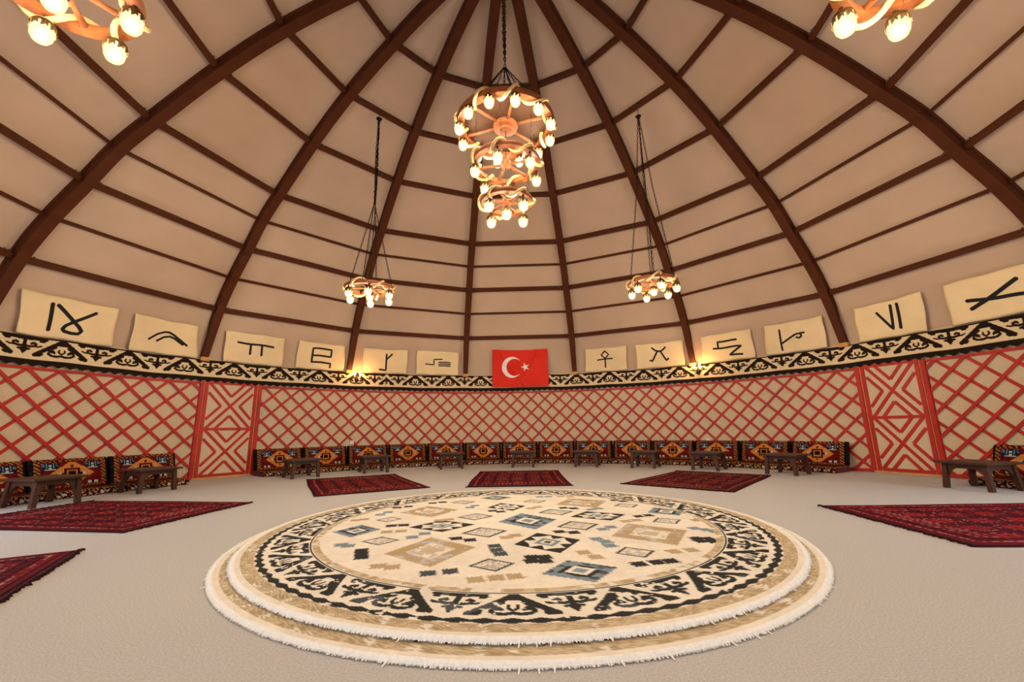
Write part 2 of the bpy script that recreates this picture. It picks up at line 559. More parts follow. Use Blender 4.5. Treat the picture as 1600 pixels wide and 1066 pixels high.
# ------------------------------------------------------------------ appliqué motif shared by the wall band and the round rug
PER = 0.849
def motif(x, z):
    """x: metres from a triangle's apex (periodic), z: height 1.95..2.21 ; True where dark"""
    x = (x + PER / 2) % PER - PER / 2
    X = np.abs(x)
    d = np.zeros(np.shape(x), bool)
    leg = seg_dist(X, z, [(0.0, 2.205), (0.295, 1.972)])
    d |= leg < 0.029
    d |= (X < 0.11 - (2.21 - z) * 0.2) & (z > 2.13) & (X < (2.215 - z) * 1.27 + 0.02)
    d |= seg_dist(X, z, [(0.30, 1.968), (0.235, 1.966), (0.215, 1.985), (0.235, 2.0)]) < 0.014
    # scrolls under the triangle
    d |= seg_dist(X, z, [(0.0, 1.985), (0.05, 1.972), (0.11, 1.978), (0.15, 2.005), (0.135, 2.04), (0.095, 2.045), (0.08, 2.022)]) < 0.0165
    d |= seg_dist(X, z, [(0.175, 2.05), (0.12, 2.075), (0.075, 2.105)]) < 0.019
    d |= seg_dist(X, z, [(0.0, 2.01), (0.035, 2.04), (0.03, 2.07)]) < 0.013
    d |= (seg_dist(X, z, [(0.10, 2.025), (0.11, 2.025)]) < 0.012)
    # hanging flower between two triangles
    Y = PER / 2 - X
    d |= seg_dist(Y, z, [(0.0, 2.21), (0.0, 2.03)]) < 0.022
    d |= (Y + np.abs(z - 2.03) * 0.75 < 0.046)
    d |= seg_dist(Y, z, [(0.0, 2.06), (0.06, 2.04)]) < 0.014
    d |= seg_dist(Y, z, [(0.0, 2.09), (0.06, 2.078), (0.11, 2.092), (0.125, 2.12), (0.095, 2.135), (0.075, 2.12)]) < 0.0165
    d |= seg_dist(Y, z, [(0.10, 2.09), (0.15, 2.085), (0.185, 2.10)]) < 0.012
    d |= (Y < 0.24) & (z > 2.165 + 0.08 * Y)
    d |= seg_dist(Y, z, [(0.24, 2.195), (0.205, 2.165), (0.17, 2.165), (0.165, 2.178)]) < 0.014
    return d

CREAM = np.array(srgb(228, 200, 158)); DARK = np.array(srgb(40, 28, 20))
def band(label, a0, a1, phase):
    ppt = 12.0 / 14.0                                   # teeth: 6 per motif
    n = int((a1 - a0) / (PER / 6.93 * 180 / PI) * 96)
    az = np.linspace(a0, a1, n + 1)
    rows = np.concatenate([np.linspace(2.225, 1.900, 56), np.linspace(1.893, 1.845, 6), np.linspace(1.842, 1.802, 4)])
    A, Z = np.meshgrid(az, rows, indexing='ij')
    x = np.radians(A - phase) * 6.93
    tooth = np.abs(((x / PER * 6) % 1.0) - 0.5) * 2        # 0..1
    Zg = np.where(Z < 1.8435, 1.8435 - (1.8435 - Z) * tooth, Z)
    wob = 0.006 * np.sin(np.radians(A) * 23) + 0.004 * np.sin(np.radians(A) * 57 + 1)
    Zg = Zg + wob * 0.7
    rr = 6.938 + 0.003 * np.sin(np.radians(A) * 31)
    V = np.stack([rr * np.sin(np.radians(A)), rr * np.cos(np.radians(A)), Zg], -1)
    dk = motif(x, Z) | (Z > 2.207) | (Z < 1.905)
    col = np.where(dk[..., None], DARK, CREAM)
    o = link('felt_band', grid_mesh('felt_band', V, col, flip=False), None, 'band')
    md = o.modifiers.new('felt_thickness', 'SOLIDIFY'); md.thickness = 0.006; md.offset = 0
    tag(o, label, 'frieze', 'felt frieze above the lattice')
band('black and cream appliqué felt frieze, stretch left of the seam near the left wall lamp', -97.4, -28.22, -54.91)
band('black and cream appliqué felt frieze, stretch passing behind the red flag', -28.16, 96.4, -15.04)

# ------------------------------------------------------------------ cotton banners with tamga signs
def banner(label, t0, t1, b0, b1, strokes, seed, w=0.021):
    def surf(u, v):
        az = (t0 + (t1 - t0) * u) * (1 - v) + (b0 + (b1 - b0) * u) * v
        z = 2.825 * (1 - v) + 2.240 * v
        rt = canvas_r(az, 2.86) - 0.035
        rr = rt + (6.955 - rt) * v
        rr -= 0.012 * math.sin(u * 9 + seed) * v * (0.4 + 0.6 * v) + 0.02 * abs(2 * u - 1) ** 3 * (1 - v) * 0.5
        z += 0.006 * math.sin(u * 13 + seed * 2) - 0.012 * math.sin(PI * u) * (1 - v) * ((seed % 3) - 0.5)
        az += 0.12 * math.sin(v * 7 + seed) * (u - 0.5)
        return Vector(polar(az, rr, z))
    n1, n2 = 30, 14
    V = np.array([[tuple(surf(i / n1, j / n2)) for j in range(n2 + 1)] for i in range(n1 + 1)])
    t = thing('cotton_banner', label, 'banner', group='tamga banners under the dome')
    o = link('cloth', grid_mesh('cloth', V, flip=False), t, 'banner')
    md = o.modifiers.new('cloth_thickness', 'SOLIDIFY'); md.thickness = 0.005; md.offset = 0
    def off(u, v, d=0.006):
        e = 0.01
        P = surf(u, v)
        du = surf(u + e, v) - surf(u - e, v); dv = surf(u, v + e) - surf(u, v - e)
        nn = du.cross(dv).normalized()
        if nn.dot(Vector((P.x, P.y, 0))) > 0: nn = -nn
        return P + nn * d, du.normalized(), dv.normalized(), nn
    m = MB()
    layer = 0.006
    for st in strokes:
        layer += 0.0006
        pts = []
        for (p, q) in zip(st[:-1], st[1:]):
            L = max(2, int(math.hypot((q[0] - p[0]) * 1.06, (q[1] - p[1]) * 0.62) / 0.03))
            for k in range(L): pts.append((p[0] + (q[0] - p[0]) * k / L, p[1] + (q[1] - p[1]) * k / L))
        pts.append(st[-1])
        P3 = [off(u, v, layer) for u, v in pts]
        vs, fs = [], []
        n = len(pts)
        for i in range(n):
            tg = (P3[min(i + 1, n - 1)][0] - P3[max(i - 1, 0)][0]).normalized()
            sd = P3[i][3].cross(tg).normalized()
            vs += [P3[i][0] + sd * w, P3[i][0] - sd * w]
        for i in range(n - 1): fs.append((2 * i, 2 * i + 1, 2 * i + 3, 2 * i + 2))
        m.add(vs, fs)
        for i in (0, n - 1):                        # round brush ends
            tg = (P3[min(i + 1, n - 1)][0] - P3[max(i - 1, 0)][0]).normalized()
            sd = P3[i][3].cross(tg).normalized()
            fan = [P3[i][0] + (sd * math.cos(2 * PI * k / 10) + tg * math.sin(2 * PI * k / 10)) * w * 1.08 + P3[i][3] * 0.0003 for k in range(10)]
            m.add(fan, [tuple(range(10))])
    s_ = m.obj('painted_sign', 'paint', t)
    return t
banner('leftmost cotton banner, black bar beside a crossed loop sign', -81.45, -71.91, -80.33, -70.89,
       [[(.30, .19), (.293, .80)], [(.36, .2), (.45, .36), (.54, .52), (.60, .62), (.63, .71), (.60, .79), (.53, .81), (.455, .79), (.435, .74), (.46, .65), (.54, .52), (.75, .21)]], 1, 0.024)
banner('cotton banner with two nested black arches', -69.81, -61.38, -69.02, -60.31,
       [[(.25, .62), (.36, .44), (.46, .34), (.53, .32), (.60, .37), (.70, .50), (.82, .66)], [(.37, .63), (.46, .49), (.545, .44), (.62, .48), (.755, .65)]], 2, 0.018)
banner('cotton banner with a black bar on two short legs', -57.32, -47.98, -56.64, -47.36,
       [[(.21, .33), (.81, .35)], [(.42, .34), (.42, .66)], [(.61, .35), (.61, .68)]], 3)
banner('cotton banner with an angular black sign like a squared S', -45.46, -36.72, -45.17, -36.38,
       [[(.31, .72), (.31, .2), (.71, .2), (.70, .47), (.31, .47)], [(.31, .72), (.70, .72), (.70, .87)]], 4)
banner('cotton banner with a black upright, foot left and branch right', -33.17, -24.03, -32.7, -23.93,
       [[(.515, .19), (.515, .85), (.37, .85)], [(.515, .40), (.635, .18)]], 5)
banner('cotton banner with a black step and three short lines', -22.12, -12.98, -21.93, -12.91,
       [[(.21, .55), (.41, .55), (.41, .33), (.60, .33)], [(.53, .455), (.80, .455)], [(.53, .53), (.80, .53)], [(.53, .605), (.80, .605)]], 6, 0.015)
banner('cotton banner with a black diamond on a cross', 15.4, 24.25, 15.02, 23.75,
       [[(.48, .14), (.57, .29), (.485, .45), (.39, .29), (.48, .14)], [(.485, .45), (.49, .82)], [(.30, .48), (.66, .46)]], 7, 0.017)
banner('cotton banner with a black horned sign on two feet', 26.14, 35.53, 25.84, 35.1,
       [[(.36, .19), (.42, .29), (.50, .33), (.57, .29), (.63, .19)], [(.46, .33), (.34, .72), (.30, .68)], [(.53, .33), (.64, .72), (.68, .66)]], 8)
banner('cotton banner with a black zigzag sign right of the right wall lamp', 39.0, 48.0, 38.5, 47.6,
       [[(.33, .51), (.33, .28), (.70, .29)], [(.24, .51), (.78, .52), (.54, .80), (.77, .82)]], 9)
banner('cotton banner with a black upright and a slanting hooked branch', 50.28, 59.0, 49.34, 58.45,
       [[(.265, .2), (.285, .86)], [(.28, .65), (.53, .43), (.67, .40)], [(.61, .42), (.625, .51), (.585, .56), (.545, .53)]], 10, 0.018)
banner('cotton banner with a black V and a single bar', 63.33, 71.86, 62.6, 70.71,
       [[(.345, .27), (.54, .78), (.555, .12)], [(.65, .12), (.645, .77)]], 11)
banner('rightmost cotton banner, two crossing black strokes', 74.25, 83.6, 73.19, 82.4,
       [[(.70, .27), (.245, .70)], [(.22, .50), (.86, .63)]], 12, 0.026)

# ------------------------------------------------------------------ flag
FW_, FH_ = (7.03 + 5.44), 0.97
def flag_surf(u, v, d=0.0):
    az = -5.44 + FW_ * u
    z = 2.885 - FH_ * v
    z -= 0.012 * math.sin(PI * u) * (1 - v)
    fold = 0.030 * math.sin(6.0 * (u * 1.15 - v * 0.9) + 0.4) + 0.022 * math.sin(11 * (u * 0.7 + v * 0.8) + 2) * (1 - 0.5 * v)
    fold += 0.030 * math.exp(-((u - 0.80 + 0.42 * v) / 0.035) ** 2) + 0.028 * math.exp(-((u - 0.10 - 0.5 * v) / 0.035) ** 2)
    rr = 6.70 + 0.16 * min(1, v / 0.7) - fold - d
    return polar(az, rr, z)
fl = thing('flag', 'red flag with white crescent and star hung at the centre of the wall', 'flag')
V = np.array([[flag_surf(i / 60, j / 40) for j in range(41)] for i in range(61)])
o = link('cloth', grid_mesh('cloth', V), fl, 'flag')
md = o.modifiers.new('cloth_thickness', 'SOLIDIFY'); md.thickness = 0.003; md.offset = 0
asp = (R - 0.2) * rad(FW_) / FH_
def fpt(x, y): return flag_surf(0.353 + x / asp, 0.465 + y, 0.006)      # x, y in flag heights
m = MB()
R1, R2, cx2 = 0.278, 0.225, 0.072
ct = (cx2 * cx2 + R1 * R1 - R2 * R2) / (2 * cx2)
t_out = math.acos(max(-1, min(1, ct / R1))); t_in = math.acos(max(-1, min(1, (ct - cx2) / R2)))
vs, fs = [], []
K, J = 64, 5
for k in range(K + 1):
    to = t_out + (2 * PI - 2 * t_out) * k / K; ti = t_in + (2 * PI - 2 * t_in) * k / K
    p = (R1 * math.cos(to), R1 * math.sin(to)); q = (cx2 + R2 * math.cos(ti), R2 * math.sin(ti))
    for j in range(J + 1): vs.append(fpt(p[0] + (q[0] - p[0]) * j / J, p[1] + (q[1] - p[1]) * j / J))
for k in range(K):
    for j in range(J): fs.append((k * (J + 1) + j, k * (J + 1) + j + 1, (k + 1) * (J + 1) + j + 1, (k + 1) * (J + 1) + j))
m.add(vs, fs); m.obj('crescent', 'flag_white', fl, smooth=True)
m = MB(); vs = [fpt(0.365, 0)]; fs = []
ring = []
for k in range(10):
    t = PI + k * PI / 5
    q = 0.125 if k % 2 == 0 else 0.125 * 0.382
    ring.append((0.365 + q * math.cos(t), q * math.sin(t)))
NS = 4
for k in range(10):
    p, q = ring[k], ring[(k + 1) % 10]
    vs2 = []
    for i in range(NS + 1):
        s_ = i / NS
        for e in (p, q): vs2.append(fpt(0.365 + (e[0] - 0.365) * s_, e[1] * s_))
    m.add(vs2, [(2 * i, 2 * i + 1, 2 * i + 3, 2 * i + 2) for i in range(NS)])
m.obj('star', 'flag_white', fl, smooth=True)

# ------------------------------------------------------------------ wall lamps and sockets
def globe_profile(rr, hh):
    return [(rr * 0.30, 0), (rr * 0.72, -hh * 0.06), (rr * 0.97, -hh * 0.25), (rr, -hh * 0.5), (rr * 0.93, -hh * 0.72), (rr * 0.70, -hh * 0.91), (rr * 0.34, -hh * 0.99), (0.002, -hh)]
m = MB(); m.lathe([(0.003, 0.0), (0.012, 0.008), (0.019, 0.028), (0.014, 0.052), (0.003, 0.085)], 10)
candle_me = m.mesh('candle_bulb', smooth=True); candle_me.materials.append(M['candle'])
def sconce(label, az):
    t = thing('wall_lamp', label, 'lamp', polar(az, 6.86, 2.06), -rad(az), 'wall lamps at the rib feet')
    m = MB(); m.lathe([(0.003, -0.075), (0.03, -0.06), (0.045, 0), (0.03, 0.06), (0.003, 0.075)], 12)
    me = m.mesh('backplate', True)
    me.transform(Matrix.Scale(0.25, 4, Vector((0, 1, 0))))
    o = link('backplate', me, t, 'iron', (0, 0.02, 0))
    for s in (-1, 1):
        m = MB()
        m.tube([(0, 0.015, -0.03), (s * 0.03, -0.03, -0.055), (s * 0.06, -0.055, -0.035), (s * 0.062, -0.058, 0.02)], 0.007, 8)
        m.lathe([(0.006, 0.01), (0.032, 0.018), (0.035, 0.026), (0.012, 0.03)], 12, center=(s * 0.062, -0.058, 0))
        m.obj('arm', 'iron', t, smooth=True)
        m = MB(); m.lathe([(0.013, 0.028), (0.013, 0.085)], 10, center=(s * 0.062, -0.058, 0)); o = m.obj('candle_sleeve', 'plastic', t)
        link('candle_bulb', candle_me, t, None, (s * 0.062, -0.058, 0.085))
sconce('small lit wall lamp on the felt frieze, left of the flag', -34.0)
sconce('small lit wall lamp on the felt frieze, right of the flag', 37.6)
for az, z, lab in ((-34.0, 0.575, 'white wall socket on the lattice wall, left of the flag'), (37.9, 0.50, 'white wall socket on the lattice wall, right of the flag')):
    t = thing('wall_socket', lab, 'socket', polar(az, R - 0.03, z), -rad(az), 'sockets on the wall')
    m = MB(); m.box(-0.042, 0.042, -0.012, 0.03, -0.042, 0.042, bev=0.004); m.obj('plate', 'plastic', t)
    m = MB(); m.lathe([(0.024, -0.002), (0.024, 0.003), (0.019, 0.003), (0.017, 0.0)], 16)
    me = m.mesh('socket_ring', True); me.transform(Matrix.Rotation(PI / 2, 4, 'X')); link('socket_ring', me, t, 'plastic', (0, -0.012, 0))

# ------------------------------------------------------------------ kilim cushions
K_ = {'mar': srgb(104, 22, 24), 'dmar': srgb(58, 14, 18), 'or': srgb(206, 128, 58), 'gold': srgb(168, 116, 52), 'blk': srgb(22, 18, 20),
      'navy': srgb(30, 32, 44), 'wht': srgb(190, 188, 180), 'blu': srgb(104, 122, 138), 'red': srgb(150, 34, 28), 'brn': srgb(74, 44, 28)}
rng = np.random.RandomState(5)
def cushion_color(u, v, du, dv):
    h = rng.rand()
    e = min(u, 1 - u)
    if e < 0.042: return K_['blk'] if h > 0.25 else K_['navy']
    if e < 0.125 or v > 0.90:
        k = (int(v * 34) + int(u * 60)) % 4
        return K_['gold'] if (k in (0, 1) and h > 0.2) else (K_['blk'] if h > 0.45 else K_['mar'])
    if v < 0.075: return K_['gold'] if (int(u * 56) % 3) and h > 0.25 else K_['brn']
    x, y = u - 0.5, v - 0.49
    ax, ay = abs(x), abs(y)
    if ax / 0.285 + ay / 0.46 < 1 and ay < 0.385:
        if ax < 0.095 and ay < 0.185:
            if ax > 0.072 or ay > 0.14: return K_['dmar']
            if ax < 0.030 and ay < 0.062: return K_['blk']
            if ax < 0.045 and ay < 0.09: return K_['brn']
            return K_['or']
        if ay < 0.035 and 0.105 < ax < 0.13: return K_['blk']
        if ay < 0.06 - (ax - 0.14) and 0.14 < ax < 0.185: return K_['wht']
        if ax < 0.02 and 0.225 < ay < 0.29: return K_['dmar']
        return K_['or'] if h > 0.08 else K_['gold']
    # corners
    cx, cy = abs(ax - 0.265), y - 0.255
    if cx < 0.095 and abs(cy) < 0.125:
        if cx < 0.02 and abs(cy) < 0.09: return K_['wht'] if abs(cy) > 0.02 else K_['blk']
        if 0.035 < cx < 0.055 and cy > -0.03: return K_['blu']
        if cx < 0.065 and -0.10 < cy < -0.055: return K_['wht']
        if 0.07 < cx and cy > 0.02: return K_['blu'] if h > 0.5 else K_['navy']
        return K_['navy']
    cy = y + 0.33
    if cx < 0.06 and abs(cy) < 0.05:
        return K_['wht'] if (cx > 0.02 and abs(cy) < 0.035) else K_['navy']
    return K_['mar'] if h > 0.12 else K_['dmar']
def seat_color(side, u, v):
    h = rng.rand()
    if side == 'front':
        k = math.sin(u * 55) * math.cos(v * 5 + u * 21)
        if 0.22 < v < 0.8: return K_['wht'] if k > 0.05 and h > 0.25 else (K_['blk'] if h > 0.45 else K_['mar'])
        return K_['blk'] if h > 0.4 else K_['gold']
    if v < 0.16 or u < 0.05 or u > 0.95: return K_['gold'] if (int(u * 60) % 3) and h > 0.25 else K_['blk']
    if v < 0.26: return K_['or'] if int(u * 40) % 2 and h > 0.3 else K_['mar']
    return K_['mar'] if h > 0.12 else K_['dmar']
CW = 0.915
def back_cushion_mesh():
    m = MB()
    nx, ny = 60, 34
    H, T, lean = 0.405, 0.115, 0.14
    def P(u, v, side):
        x = (u - 0.5) * CW; z = v * H
        ex = min(u, 1 - u); ey = min(v, 1 - v)
        bul = 0.028 * min(1, ex / 0.16) ** 0.5 * min(1, ey / 0.25) ** 0.5
        rnd = 0.02 * max(0, 1 - ex / 0.03) + 0.02 * max(0, 1 - ey / 0.06)
        y = lean * v
        if side == 0: y += -bul + rnd
        else: y += T + bul * 0.3 - rnd
        return (x, y, z)
    for i in range(nx):
        for j in range(ny):
            u0, u1, v0, v1 = i / nx, (i + 1) / nx, j / ny, (j + 1) / ny
            m.add([P(u0, v0, 0), P(u1, v0, 0), P(u1, v1, 0), P(u0, v1, 0)], [(0, 1, 2, 3)], cushion_color((u0 + u1) / 2, (v0 + v1) / 2, 0, 0))
    nb = 10
    for i in range(nb):
        for j in range(nb):
            u0, u1, v0, v1 = i / nb, (i + 1) / nb, j / nb, (j + 1) / nb
            m.add([P(u1, v0, 1), P(u0, v0, 1), P(u0, v1, 1), P(u1, v1, 1)], [(0, 1, 2, 3)], K_['dmar'])
    for i in range(nx):
        u0, u1 = i / nx, (i + 1) / nx
        m.add([P(u0, 1, 0), P(u1, 1, 0), P(u1, 1, 1), P(u0, 1, 1)], [(0, 1, 2, 3)], K_['blk'] if rng.rand() > .4 else K_['gold'])
        m.add([P(u0, 0, 1), P(u1, 0, 1), P(u1, 0, 0), P(u0, 0, 0)], [(0, 1, 2, 3)], K_['dmar'])
    for j in range(ny):
        v0, v1 = j / ny, (j + 1) / ny
        m.add([P(0, v0, 1), P(0, v0, 0), P(0, v1, 0), P(0, v1, 1)], [(0, 1, 2, 3)], K_['dmar'])
        m.add([P(1, v0, 0), P(1, v0, 1), P(1, v1, 1), P(1, v1, 0)], [(0, 1, 2, 3)], K_['dmar'])
    me = m.mesh('back_cushion', color=True); me.materials.append(M['kilim'])
    return me
def seat_mesh():
    m = MB()
    nx, ny, nf = 56, 18, 8
    D, H = 0.50, 0.095
    def T_(u, v): 
        e = min(u, 1 - u, v * 0.5 + 0.0, 1); 
        return ((u - 0.5) * (0.842 + 0.068 * v), v * D + 0.008 * (v < 0.01), H - 0.012 * max(0, 1 - min(u, 1 - u) / 0.03) - 0.012 * max(0, 1 - v / 0.06))
    def Fr(u, v): return ((u - 0.5) * 0.842, 0.008 - 0.016 * math.sin(PI * v), v * (H - 0.012) if v < 1 else T_(u, 0)[2])
    for i in range(nx):
        u0, u1 = i / nx, (i + 1) / nx
        for j in range(ny):
            v0, v1 = j / ny, (j + 1) / ny
            m.add([T_(u0, v0), T_(u1, v0), T_(u1, v1), T_(u0, v1)], [(0, 1, 2, 3)], seat_color('top', (u0 + u1) / 2, (v0 + v1) / 2))
        for j in range(nf):
            v0, v1 = j / nf, (j + 1) / nf
            m.add([Fr(u0, v0), Fr(u1, v0), Fr(u1, v1), Fr(u0, v1)], [(0, 1, 2, 3)], seat_color('front', (u0 + u1) / 2, (v0 + v1) / 2))
    w, wf = 0.455, 0.421
    for s in (-1, 1):
        q = [(s * wf, 0.008, 0), (s * w, D, 0), (s * w, D, H - 0.012), (s * wf, 0.008, H - 0.024)]
        m.add(q if s > 0 else q[::-1], [(0, 1, 2, 3)], srgb(110, 60, 66))
    m.add([(-w, D, 0), (w, D, 0), (w, D, H), (-w, D, H)], [(3, 2, 1, 0)], K_['dmar'])
    m.add([(-wf, 0, 0), (wf, 0, 0), (w, D, 0), (-w, D, 0)], [(3, 2, 1, 0)], K_['dmar'])
    me = m.mesh('seat_mattress', color=True); me.materials.append(M['kilim'])
    return me
bc_me, st_me = back_cushion_mesh(), seat_mesh()
ORD = ['first', 'second', 'third', 'fourth', 'fifth', 'sixth', 'seventh', 'eighth', 'ninth', 'tenth', 'eleventh', 'twelfth', 'thirteenth', 'fourteenth']
SEAT_R = 6.235
def place_cushion(az, where):
    j = random.uniform(-1, 1)
    o = link('back_cushion', bc_me, None, None, polar(az, 6.680, 0.097), -rad(az + 0.5 * j))
    tag(o, 'kilim back cushion with orange diamond, ' + where, 'cushion', 'kilim back cushions along the wall')
    o = link('seat_mattress', st_me, None, None, polar(az, SEAT_R, 0.0), -rad(az))
    tag(o, 'thin kilim floor mattress, ' + where, 'mattress', 'kilim floor mattresses along the wall')
for i in range(14):
    az = -46.95 + i * 7.876
    place_cushion(az, ORD[i] + ' from the left door in the long row')
for i, az in enumerate((-65.7, -73.6, -81.5)):
    place_cushion(az, ORD[i] + ' to the left of the left door')
place_cushion(78.6, 'just right of the right door behind a table')

# ------------------------------------------------------------------ low tables
TW, TH = 0.57, 0.335
def make_table_meshes():
    out = {}
    L = TW / 2
    m = MB(); 
    for k in range(4):
        x0 = -L + k * TW / 4
        out.setdefault('planks', []).append((x0 + 0.0012, x0 + TW / 4 - 0.0012))
    m.box(-TW / 8 + 0.0012, TW / 8 - 0.0012, -L, L, TH - 0.028, TH, bev=0.003)
    out['plank'] = m.mesh('plank'); out['plank'].materials.append(M['table_top'])
    m = MB()
    s = 0.215
    top = [(-.026, -.026), (.026, -.026), (.026, .026), (-.026, .026)]
    m.sweep([(0, 0, 0), (-0.022, -0.022, TH - 0.029)], [(Vector((1, 0, 0)), Vector((0, 1, 0)))] * 2, top)
    out['leg'] = m.mesh('leg'); out['leg'].materials.append(M['table_wood'])
    m = MB(); m.box(-0.19, 0.19, -0.012, 0.012, TH - 0.085, TH - 0.03); out['apron'] = m.mesh('apron'); out['apron'].materials.append(M['table_wood'])
    # curved corner brace in the apron's plane
    m = MB()
    pts = [(0, 0), (0.085, 0), (0.06, -0.012), (0.03, -0.038), (0.012, -0.07), (0, -0.09)]
    v = [(x, -0.009, z) for x, z in pts] + [(x, 0.009, z) for x, z in pts]
    n = len(pts)
    m.add(v, [tuple(range(n)), tuple(range(2 * n - 1, n - 1, -1))] + [(i, i + n, (i + 1) % n + n, (i + 1) % n) for i in range(n)])
    out['brace'] = m.mesh('corner_brace'); out['brace'].materials.append(M['table_wood'])
    return out
TM = make_table_meshes()
def table(label, az, r_, turn=0.0):
    t = thing('low_table', label, 'table', polar(az, r_), -rad(az + turn), 'low wooden tables before the cushions')
    for (x0, x1) in TM['planks']:
        link('plank', TM['plank'], t, None, ((x0 + x1) / 2, 0, 0))
    for k in range(4):
        q = k * PI / 2
        c = 0.228
        x, y = (c if k in (0, 3) else -c), (c if k < 2 else -c)
        link('leg', TM['leg'], t, None, (x, y, 0), q)
        # apron on each side and its two braces
        ap = link('apron', TM['apron'], t, None, (0.205 * math.sin(q), -0.205 * math.cos(q), 0), q)
        for s in (-1, 1):
            b = link('corner_brace', TM['brace'], ap, None, (s * -0.183, 0, TH - 0.085))
            if s < 0: b.rotation_euler = (0, 0, PI)
    return t
tabs = [(-80.3, 5.92, 'dark low wooden table cut by the left edge of the picture'), (-68.6, 5.93, 'low wooden table just left of the left door'),
        (-46.6, 5.60, 'low wooden table nearest the left door in the long row, its first'), (-32.6, 5.52, 'low wooden table, second of the long row from the left door'),
        (-15.7, 5.48, 'low wooden table, third of the long row from the left door'), (1.2, 5.46, 'low wooden table in the middle of the row, fourth from the left door'),
        (16.1, 5.50, 'low wooden table, fifth of the long row from the left door'), (28.9, 5.50, 'low wooden table, sixth of the long row from the left door'),
        (41.5, 5.56, 'low wooden table, seventh of the long row from the left door'), (55.0, 5.62, 'low wooden table nearest the right door in the long row, its last'),
        (77.8, 5.93, 'dark low wooden table cut by the right edge of the picture')]
for az, r_, lab in tabs: table(lab, az, r_)

# ------------------------------------------------------------------ red rugs
def rug_color(u, v, seed=0, warm=0.0):
    mar = np.array(srgb(102, 27, 34)); dk = np.array(srgb(52, 14, 20)); red = np.array(srgb(134, 38, 38)); orr = np.array(srgb(166, 58, 42)); wh = np.array(srgb(196, 160, 142))
    rs = np.random.RandomState(seed)
    n = rs.rand(*u.shape)
    L, Wd = 2.25, 1.55
    x = u * L; y = v * Wd
    c = np.broadcast_to(mar, u.shape + (3,)).copy()
    ex = np.minimum(x, L - x); ey = np.minimum(y, Wd - y)
    e = np.minimum(ex, ey)
    # guls in the field
    gx = (x - L / 2 + 0.16) % 0.32 - 0.16; gy = (y - Wd / 2 + 0.13) % 0.26 - 0.13
    g = np.maximum(np.abs(gx) / 0.13, np.abs(gy) / 0.10) + 0.45 * (np.abs(gx) / 0.13 + np.abs(gy) / 0.10)
    fld = (ex > 0.36) & (ey > 0.22)
    c[fld & (g < 1.25)] = dk
    c[fld & (g < 1.05)] = red
    c[fld & (g < 0.62) & (gx * gy > 0)] = orr
    c[fld & (g < 0.35)] = dk
    c[fld & (g > 1.62) & (n > 0.3)] = dk * 1.2
    c[fld & (np.abs(g - 1.4) < 0.08) & (n > 0.72)] = wh * 0.7
    # borders
    for a0, a1, ca in ((0.0, 0.035, dk), (0.055, 0.07, dk), (0.14, 0.15, dk), (0.20, 0.215, dk)):
        c[(e >= a0) & (e < a1)] = ca
    mid = (e > 0.075) & (e < 0.14)
    s = np.where(ex < ey, y, x)
    zz = np.abs(((s / 0.075) % 1) - 0.5) * 2
    c[mid & (np.abs((e - 0.075) / 0.065 - zz) < 0.22)] = red
    c[mid & (np.abs((e - 0.107)) < 0.008) & (n > 0.6)] = wh * 0.8
    m2 = (e > 0.155) & (e < 0.20)
    c[m2 & (((s / 0.04).astype(int) % 2) == 0)] = dk * 1.4
    e2 = (ex > 0.215) & (ex < 0.36) & (ey > 0.215)
    st = ((ex / 0.028).astype(int) % 2) == 0
    c[e2 & st] = red * 0.75
    c[e2 & st & (((y / 0.02).astype(int) % 3) == 0) & (n > 0.4)] = wh * 0.65
    nz = vnoise(x, y, 5, 3 + seed)
    c *= (0.8 + 0.45 * nz)[..., None] * (0.85 + 0.3 * n)[..., None]
    if warm: c = c * np.array([1 + warm, 1 - warm * 0.3, 1 + warm * 0.4])
    return c
def rug_mesh(seed, warm):
    nx, ny = 150, 104
    m = bpy.data.meshes.new('pile')
    u = (np.arange(nx) + 0.5) / nx; v = (np.arange(ny) + 0.5) / ny
    U, Vv = np.meshgrid(u, v, indexing='ij')
    C_ = rug_color(U, Vv, seed, warm)
    u = np.arange(nx + 1) / nx; v = np.arange(ny + 1) / ny
    U, Vv = np.meshgrid(u, v, indexing='ij')
    X = (U - 0.5) * 2.25; Y = (Vv - 0.5) * 1.55
    ed = np.minimum(np.minimum(U, 1 - U) * 2.25, np.minimum(Vv, 1 - Vv) * 1.55)
    Z = 0.010 + 0.003 * vnoise(X + 9, Y + 9, 2.5, seed) - 0.006 * np.clip(1 - ed / 0.02, 0, 1)
    Y = Y + 0.012 * np.sin(X * 2.4 + seed)
    me = grid_mesh('pile', np.stack([X, Y, Z], -1))
    at = me.color_attributes.new('col', 'FLOAT_COLOR', 'CORNER')
    cc = np.ones((nx * ny, 4, 4), dtype=np.float32)
    cc[:, :, :3] = C_.reshape(-1, 1, 3)
    at.data.foreach_set('color', cc.reshape(-1))
    me.materials.append(M['rug'])
    return me
def rug_fringe_mesh(seed):
    rs = random.Random(seed)
    m = MB()
    for s in (-1, 1):
        y = -0.775
        while y < 0.775:
            w = rs.uniform(0.010, 0.022); l = rs.uniform(0.015, 0.05); dx = rs.uniform(-0.015, 0.015)
            x0 = s * 1.118; z = 0.014
            yo = 0.012 * math.sin(s * 1.118 * 2.4 + seed)
            m.add([(x0, y + yo, 0.002), (x0, y + w + yo, 0.002), (x0, y + w + yo, z), (x0, y + yo, z), (x0 + s * l, y + dx + w / 2 + yo, 0.002), (x0 + s * l * 0.8, y + dx + w / 2 + yo, z + rs.uniform(0, 0.006))],
                  [(3, 2, 5), (0, 4, 1), (0, 3, 5, 4), (1, 4, 5, 2)])
            y += w * 0.9
    me = m.mesh('fringe'); me.materials.append(M['dark_fringe'])
    return me
